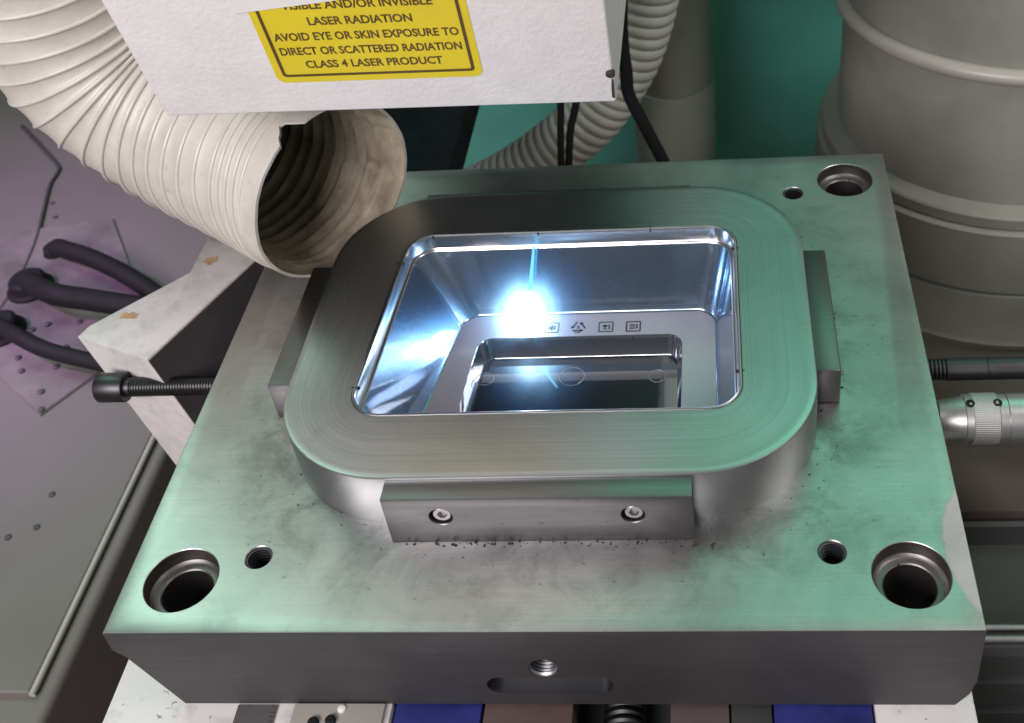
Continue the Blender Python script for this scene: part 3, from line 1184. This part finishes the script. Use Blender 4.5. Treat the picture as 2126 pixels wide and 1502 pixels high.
# ------------------------------------------------------------------ white bracket left of the mould
brk = thing("clamp_bracket", "worn white painted steel bracket with tan bare spots left of the mould", "bracket", (-60, 230, -130))
ZT = -5.0
topp = [(-102.7, 207.3, -5.0), (-50.4, 185.7, -5.0), (-10.7, 279.2, -5.0), (-52.1, 300.9, -5.0), (-50.6, 264.6, -5.0), (-99.1, 217.1, -5.0)]
DN = Vector((.20, 0, -1)) * 125
bm = bmesh.new()
t_ = [bm.verts.new(p_) for p_ in topp]
d_ = [bm.verts.new(Vector(p_) + DN) for p_ in topp]
bm.faces.new(t_)
bm.faces.new(d_[::-1])
for i in range(len(topp)):
    j = (i + 1) % len(topp)
    bm.faces.new((t_[i], d_[i], d_[j], t_[j]))
bmesh.ops.bevel(bm, geom=[e for e in bm.edges if all(abs(v.co.z - ZT) < 1e-3 for v in e.verts)], offset=.7, segments=2, profile=.5, affect='EDGES')
brb = finish("bracket_body", bm, M['jaw'], brk, 30)
# dark sheet put where this face lies in the mould's shade
p0, p1 = Vector(topp[1]), Vector(topp[2])
sd = (p1 - p0).normalized()
nrm = sd.cross(DN.normalized()).normalized()
if nrm.x < 0:
    nrm = -nrm
bm = bmesh.new()
a_ = [p0 + sd * .2 + DN * .01, p1 - sd * .5 + DN * .01, p1 - sd * .5 + DN, p0 + sd * .2 + DN]
v0 = [bm.verts.new(p_ + nrm * .05) for p_ in a_]
v1 = [bm.verts.new(p_ + nrm * 1.2) for p_ in a_]
bm.faces.new(v1)
for i in range(4):
    j = (i + 1) % 4
    bm.faces.new((v0[i], v0[j], v1[j], v1[i]))
finish("shade_sheet", bm, M['dark_grey'], brk, 30)
for (u0_, sc0) in (((-76.8, 224.9, -5.0), (7.0, 3.2)), ((-40.8, 276.7, -5.0), (4.8, 4.4))):
    bm = bmesh.new()
    pts = []
    for k_ in range(22):
        th = 2 * math.pi * k_ / 22
        rr = random.uniform(.65, 1.15)
        pts.append((u0_[0] + math.cos(th) * sc0[0] * rr, u0_[1] + math.sin(th) * sc0[1] * rr))
    c0 = [bm.verts.new((x, y, ZT + .14)) for x, y in pts]
    c1 = [bm.verts.new((x, y, ZT - .1)) for x, y in pts]
    bm.faces.new(c0)
    for i in range(22):
        j = (i + 1) % 22
        bm.faces.new((c0[i], c1[i], c1[j], c0[j]))
    finish("bare_spot", bm, M['tan'], brk, smooth=False)

# ------------------------------------------------------------------ machine table under the mould
tb = thing("machine_table", "stained white machine table carrying the steel mould", "table", (190, 100, -160))
for lo_, hi_ in (((-18, -160, -100), (125.2, 40, -60.15)), ((355, -160, -100), (401, 40, -60.15)), ((12, 40.2, -100), (401, 355, -60.15))):
    box_obj("table_slab", lo_, hi_, M['table'], tb, 1.0)
box_obj("table_bed", (20, -155, -170), (398, 350, -100.2), M['dark_grey'], tb, 1)
rule = tag(box_obj("steel_rule", (48.4, -60, -60.1), (68.6, -1, -59.3), M['bolt'], None, .2), "flat steel rule lying on the white table in front of the mould", "rule")
for k_ in range(24):
    y = -58 + k_ * 2.3
    box_obj("rule_tick", (68.2 - (5 if k_ % 5 == 0 else 2.6), y, -59.32), (68.2, y + .35, -59.25), M['grime'], rule, 0)
pp = thing("small_plate", "pale flat plate with a round white button lying under the mould's front edge", "plate", (100, -30, -60))
box_obj("flat_plate", (77.3, -60, -60.1), (122.3, -1, -57.8), M['beige2'], pp, .6)
bm = bmesh.new()
bx, by, _ = (101.4, -4.2, -57.0)
lathe(bm, (bx, by, -57.9), (0, 0, 1), [(0, 2.0), (.9, 2.0), (1.3, 1.2)], 24)
finish("round_button", bm, M['white_card'], pp)
for ux in (650, 686):
    bx, by = {650: (89.2, -11.3, -57.0)[:2], 686: (97.5, -10.3, -57.0)[:2]}[ux]
    bm = bmesh.new()
    lathe(bm, (bx, by, -57.9), (0, 0, 1), [(0, 2.6), (1.6, 2.6), (2.4, 1.6)], 24)
    finish("black_screw", bm, M['rubber'], pp)
for lo_, hi_, lb in (((126.4, -150, -80), (168.8, 39, -62), "left blue painted block on the table in front of the mould"), ((308.3, -150, -80), (354.0, 39, -62), "right blue painted block beside the white table edge")):
    o = tag(box_obj("blue_block", lo_, hi_, M['blue'], None, .8), lb, "block", "blue blocks under the mould's front edge")
for lo_, hi_, lb in (((169.8, -150, -82), (213.0, 39, -63), "reddish brown slide rail next to the left blue block"), ((259.6, -150, -82), (287.4, 39, -63), "grey brown slide rail right of the dark lead screw")):
    o = tag(box_obj("slide_rail", lo_, hi_, M['rail'] if lo_[0] > 200 else M['rust'], None, .8), lb, "rail", "slide rails under the mould")
tag(box_obj("dark_spacer", (288.2, -150, -84), (307.6, 39, -64), M['dark_grey'], None, .8), "dark grey spacer strip between rail and right blue block", "spacer")
ls = thing("lead_screw", "black threaded lead screw in the gap below the mould's front", "screw", (236, -60, -95))
bm = bmesh.new()
pf = [(0, 9.5)]
z = 0
while z < 180:
    pf += [(z + 1.2, 10.6), (z + 2.6, 10.6), (z + 3.4, 9.2), (z + 4.4, 9.2)]
    z += 4.4
lathe(bm, (236, -150, -84.5), (0, 1, 0), pf, 32)
finish("thread", bm, M['black_steel'], ls, 30)

# ------------------------------------------------------------------ left cabinet with cable panel
cab = thing("machine_cabinet", "low grey machine cabinet with cable outlets at left, tinted purple by an added lamp", "cabinet", (-500, 400, -900))
bm = bmesh.new()
box(bm, (-1100, 116.5, -290), (-191.8, 1000, -250), 2.0, 3)
finish("top_panel", bm, M['cabinet'], cab)
bm = bmesh.new()
box(bm, (-1100, 60, -899), (-176, 1010, -256), 6.0, 4)
finish("cabinet_body", bm, M['cabinet'], cab)
bm = bmesh.new()
tube(bm, [(-190.2, 116, -252.5), (-190.2, 1000, -252.5)], 2.4, 12)
finish("edge_trim", bm, M['trim'], cab)
cpn = Vector((-299.7, 372.5, 0))
e1_, e2_ = Vector((-60.6, 48, 0)).normalized(), Vector((44, 69, 0)).normalized()
quad = [cpn, cpn + e2_ * 120, cpn + e2_ * 190 + e1_ * 190, cpn + e1_ * 260 + e2_ * 120, cpn + e1_ * 260]
bm = bmesh.new()
a_ = [bm.verts.new((p_.x, p_.y, -247.5)) for p_ in quad]
c_ = [bm.verts.new((p_.x, p_.y, -250.2)) for p_ in quad]
bm.faces.new(a_)
for i in range(len(quad)):
    j = (i + 1) % len(quad)
    bm.faces.new((a_[i], c_[i], c_[j], a_[j]))
bmesh.ops.bevel(bm, geom=[e for e in bm.edges if all(abs(v.co.z + 247.5) < .01 for v in e.verts)], offset=.8, segments=2, affect='EDGES')
finish("outlet_plate", bm, M['cabinet_plate'], cab)
for uvp in ((-300.6, 377.5, -247.5), (-310.3, 398.9, -247.5), (-341.0, 425.3, -247.5), (-352.2, 442.2, -247.5), (-310.3, 429.8, -247.5), (-311.9, 455.2, -247.5), (-343.7, 486.7, -247.5), (-313.8, 488.9, -247.5), (-355.8, 480.0, -247.5)):
    bm = bmesh.new()
    lathe(bm, (uvp[0], uvp[1], -247.6), (0, 0, 1), [(0, 2.8), (1.6, 2.8), (2.2, 1.9)], 20)
    finish("panel_screw", bm, M['dark_grey'], cab)
for uvp in ((-268.5, 245.5, -250.0), (-249.6, 254.8, -250.0), (-251.4, 286.8, -250.0), (-428.6, 683.9, -250.0), (-414.0, 658.5, -250.0)):
    bm = bmesh.new()
    lathe(bm, (uvp[0], uvp[1], -250.1), (0, 0, 1), [(0, 2.6), (1.0, 2.6), (1.5, 1.6)], 20)
    finish("panel_screw", bm, M['dark_grey'], cab)
GR = [(-385.0, 539.9, -247.5), (-385.0, 478.4, -247.5), (-384.5, 597.7, -247.5)]
for gx, gy, _ in GR[:2]:
    bm = bmesh.new()
    lathe(bm, (gx, gy, -247.6), (0, 0, 1), [(0, 22), (2.5, 22), (5, 19), (13, 17), (15.5, 14)], 36)
    finish("cable_gland", bm, M['rubber'], cab)
bm = bmesh.new()
lathe(bm, (GR[2][0], GR[2][1], -250.1), (0, 0, 1), [(0, 15), (1.6, 15), (3, 12.5), (9, 11.5), (10, 9.5)], 36)
finish("cable_gland", bm, M['rubber'], cab)
bm = bmesh.new()
a_, b_ = Vector((-430.3, 579.4, -250.0)), Vector((-435.3, 618.2, -250.0))
dd = (b_ - a_).normalized()
nn = Vector((-dd.y, dd.x, 0)) * 3
v_ = [bm.verts.new(p_ + Vector((0, 0, .3))) for p_ in (a_ - nn, a_ + nn, b_ + nn, b_ - nn)]
bm.faces.new(v_)
finish("slot", bm, M['seam'], cab, smooth=False)
wire = spline([(-537.4, 841.9, -249.0), (-491.5, 794.3, -248.5), (-452.9, 753.3, -248.5), (-447.1, 739.0, -248.5), (-445.3, 716.2, -248.5), (-431.0, 667.6, -248.5), (-416.2, 617.8, -248.5), (-406.5, 563.8, -248.5), (-403.3, 510.4, -248.5), (-407.8, 480.3, -248.5)], 8)
bm = bmesh.new()
tube(bm, wire, 2.0, 8)
tag(finish("thin_wire", bm, M['dark_grey']), "thin dark wire lying bent across the cabinet tinted by the added purple lamp", "wire")
cab_g = "black cables coming out of the cabinet"
for lb, pts, r in (("thick black cable from the middle gland running right behind the bracket", [(GR[0][0], GR[0][1], -238), (-335.7, 501.9, -222.0), (-302.0, 496.9, -226.0), (-265.5, 494.0, -232.0), (-210.3, 488.6, -240.0)], 10.5),
                   ("black cable from the lowest gland sagging towards the bracket", [(GR[1][0], GR[1][1], -238), (-345.0, 447.9, -226.0), (-312.8, 433.5, -230.0), (-265.0, 422.4, -235.0), (-205.1, 411.8, -240.0)], 7.5),
                   ("uppermost black cable curving down to the right behind the bracket", [(GR[2][0], GR[2][1], -249), (-377.1, 591.9, -238.0), (-361.0, 581.7, -234.0), (-328.4, 565.7, -232.0), (-291.3, 545.2, -234.0), (-254.8, 522.0, -238.0), (-196.8, 476.3, -240.0)], 9.0)):
    bm = bmesh.new()
    tube(bm, spline(pts, 10), r, 16)
    tag(finish("black_cable", bm, M['rubber']), lb, "cable", cab_g)

# ------------------------------------------------------------------ behind the mould
arm = box_obj("steel_beam", (-70, 372, -75), ((84.8, 439.5, -45.0)[0], 900, -45), M['dark_arm'], None, 2)
tag(arm, "dark steel beam reaching back behind the hose mouth", "beam")
chs = thing("corrugated_hose", "thin grey corrugated hose bending down behind the laser head", "hose", (150, 650, -180))
cc = spline([(268.0, 640.0, 315.6), (256.8, 640.0, 184.3), (244.3, 640.0, 63.5), (235.7, 640.0, 6.9), (221.7, 640.0, -48.8), (202.5, 640.0, -92.8), (168.7, 640.0, -141.2), (118.8, 645.0, -186.8), (70.3, 650.0, -220.4), (9.9, 655.0, -251.9), (-63.7, 660.0, -284.4)], 40)
bm = bmesh.new()
acc = [0.0]
for a, b_ in zip(cc, cc[1:]):
    acc.append(acc[-1] + (b_ - a).length)
NC = 1100
pc = []
jj = 0
for i in range(NC + 1):
    d_ = acc[-1] * i / NC
    while jj < len(acc) - 2 and acc[jj + 1] < d_:
        jj += 1
    pc.append(cc[jj].lerp(cc[jj + 1], (d_ - acc[jj]) / (acc[jj + 1] - acc[jj])))
TC = acc[-1]
tube(bm, pc, lambda t: 27.0 + 2.4 * (abs(math.sin(t * TC * math.pi / 11.0)) ** .8), 40)
finish("corrugated_wall", bm, M['grey_hose'], chs, 60)

du = thing("duct_pipe", "upright grey duct pipe with a wider lower sleeve behind the mould", "pipe", (252, 780, -880))
DX, DY = (243.2, 780.0, -208.3)[0], 780
ZJ = (245.0, 735.0, -186.1)[2]
bm = bmesh.new()
lathe(bm, (DX, DY, ZJ), (0, 0, 1), [(-1, 42), (0, 42.5), (700, 42.5)], 56)
finish("upper_pipe", bm, M['duct'], du)
bm = bmesh.new()
lathe(bm, (DX - 1, DY, -880), (0, 0, 1), [(0, 44.5), (ZJ + 878, 44.5), (ZJ + 880, 44)], 56)
finish("lower_sleeve", bm, M['duct'], du)

for nm, lb, pts, r in (("black_strap", "broad black cable slanting down in front of the grey duct", [(230.9, 560.0, 182.9), (220.7, 560.0, 87.5), (213.6, 560.0, -4.4), (214.3, 560.0, -45.6), (214.7, 560.0, -67.0), (224.9, 560.0, -96.9), (243.0, 560.0, -146.5), (252.4, 560.0, -173.7)], 5.6),
                       ("black_lead", "left one of two thin black leads hanging below the laser head", [(189.6, 520.0, 198.9), (176.6, 520.0, 84.8), (166.3, 520.0, -5.8), (161.1, 520.0, -55.6), (157.3, 520.0, -89.1), (154.1, 520.0, -124.0)], 3.0),
                       ("black_lead", "right one of two thin black leads hanging below the laser head", [(209.0, 522.0, 197.0), (196.3, 522.0, 82.7), (184.2, 522.0, -7.9), (173.0, 522.0, -55.2), (166.4, 522.0, -78.7), (159.6, 522.0, -125.7)], 3.2)):
    bm = bmesh.new()
    tube(bm, spline(pts, 10), r, 14)
    tag(finish(nm, bm, M['rubber']), lb, "cable", "thin black leads below the laser head" if nm == "black_lead" else None)

# ------------------------------------------------------------------ beige drum at right
drum = thing("drum", "big beige round drum with a rolled white ring and stepped flanges at right", "drum", (569, 700, -900))
DC = (569, 700)
bm = bmesh.new()
lathe(bm, (DC[0], DC[1], 0), (0, 0, 1), [(-188, 160), (-150, 159.5), (-50, 158), (200, 158), (420, 158)], 128, False, False)
finish("drum_shell", bm, M['beige'], drum)
bm = bmesh.new()
ringp = [(DC[0] + 162 * math.cos(2 * math.pi * k_ / 128), DC[1] + 162 * math.sin(2 * math.pi * k_ / 128), -57) for k_ in range(128)]
tube(bm, ringp, 7.2, 18, closed=True)
finish("rolled_ring", bm, M['beige2'], drum)
bm = bmesh.new()
lathe(bm, (DC[0], DC[1], 0), (0, 0, 1), [(-204, 166), (-203, 175.5), (-192.5, 176), (-190.5, 174.5), (-189.6, 171), (-187.5, 160)], 128, False, False)
finish("upper_flange", bm, M['beige'], drum)
bm = bmesh.new()
lathe(bm, (DC[0], DC[1], 0), (0, 0, 1), [(-270, 183.5), (-214, 180), (-207, 180.5), (-205, 178.5), (-204.2, 167)], 128, False, False)
finish("lower_flange", bm, M['beige'], drum)
bm = bmesh.new()
lathe(bm, (DC[0], DC[1], 0), (0, 0, 1), [(-899, 184), (-338, 184), (-336, 187), (-331, 188), (-326, 185.5), (-278, 184), (-274.5, 183), (-273, 180), (-271, 179), (-270, 176)], 128, False, False)
finish("drum_base", bm, M['beige'], drum)

# ------------------------------------------------------------------ machinery lower right
rb = box_obj("rusty_board", (412, 157.5, -139), (800, 208, -120), M['rust'], None, 1.2)
tag(rb, "rusty brown board below the aluminium coupling", "board")
ped = thing("machine_bed", "dark grey stepped machine bed with two bright rods right of the mould", "machine bed", (600, 60, -900))
prof_b = [(156.8, -899), (156.8, -127), (154, -125), (151.5, -127), (149, -141), (92, -144), (88, -128), (72, -128), (70, -133), (70, -152), (73, -156), (70, -160), (70, -183), (73, -187), (70, -191), (70, -899)]
bm = bmesh.new()
e0 = [bm.verts.new((405.5, y, z_)) for y, z_ in prof_b]
e1 = [bm.verts.new((1100, y, z_)) for y, z_ in prof_b]
bm.faces.new(e0)
bm.faces.new(e1[::-1])
for i in range(len(prof_b)):
    j = (i + 1) % len(prof_b)
    bm.faces.new((e0[i], e1[i], e1[j], e0[j]))
finish("bed_casting", bm, M['dark_grey'], ped, 20)
for y, z_ in ((83.5, -126.5), (76.5, -126.5)):
    bm = bmesh.new()
    lathe(bm, (405.6, y, z_), (1, 0, 0), [(0, 2.2), (690, 2.2)], 20)
    finish("guide_rod", bm, M['bolt'], ped)
sh_ = box_obj("grey_shelf", (403, -400, -260), (1100, 69.0, -222), M['mid_grey'], None, 3)
tag(sh_, "worn grey shelf low at the right beside the white table edge", "shelf")
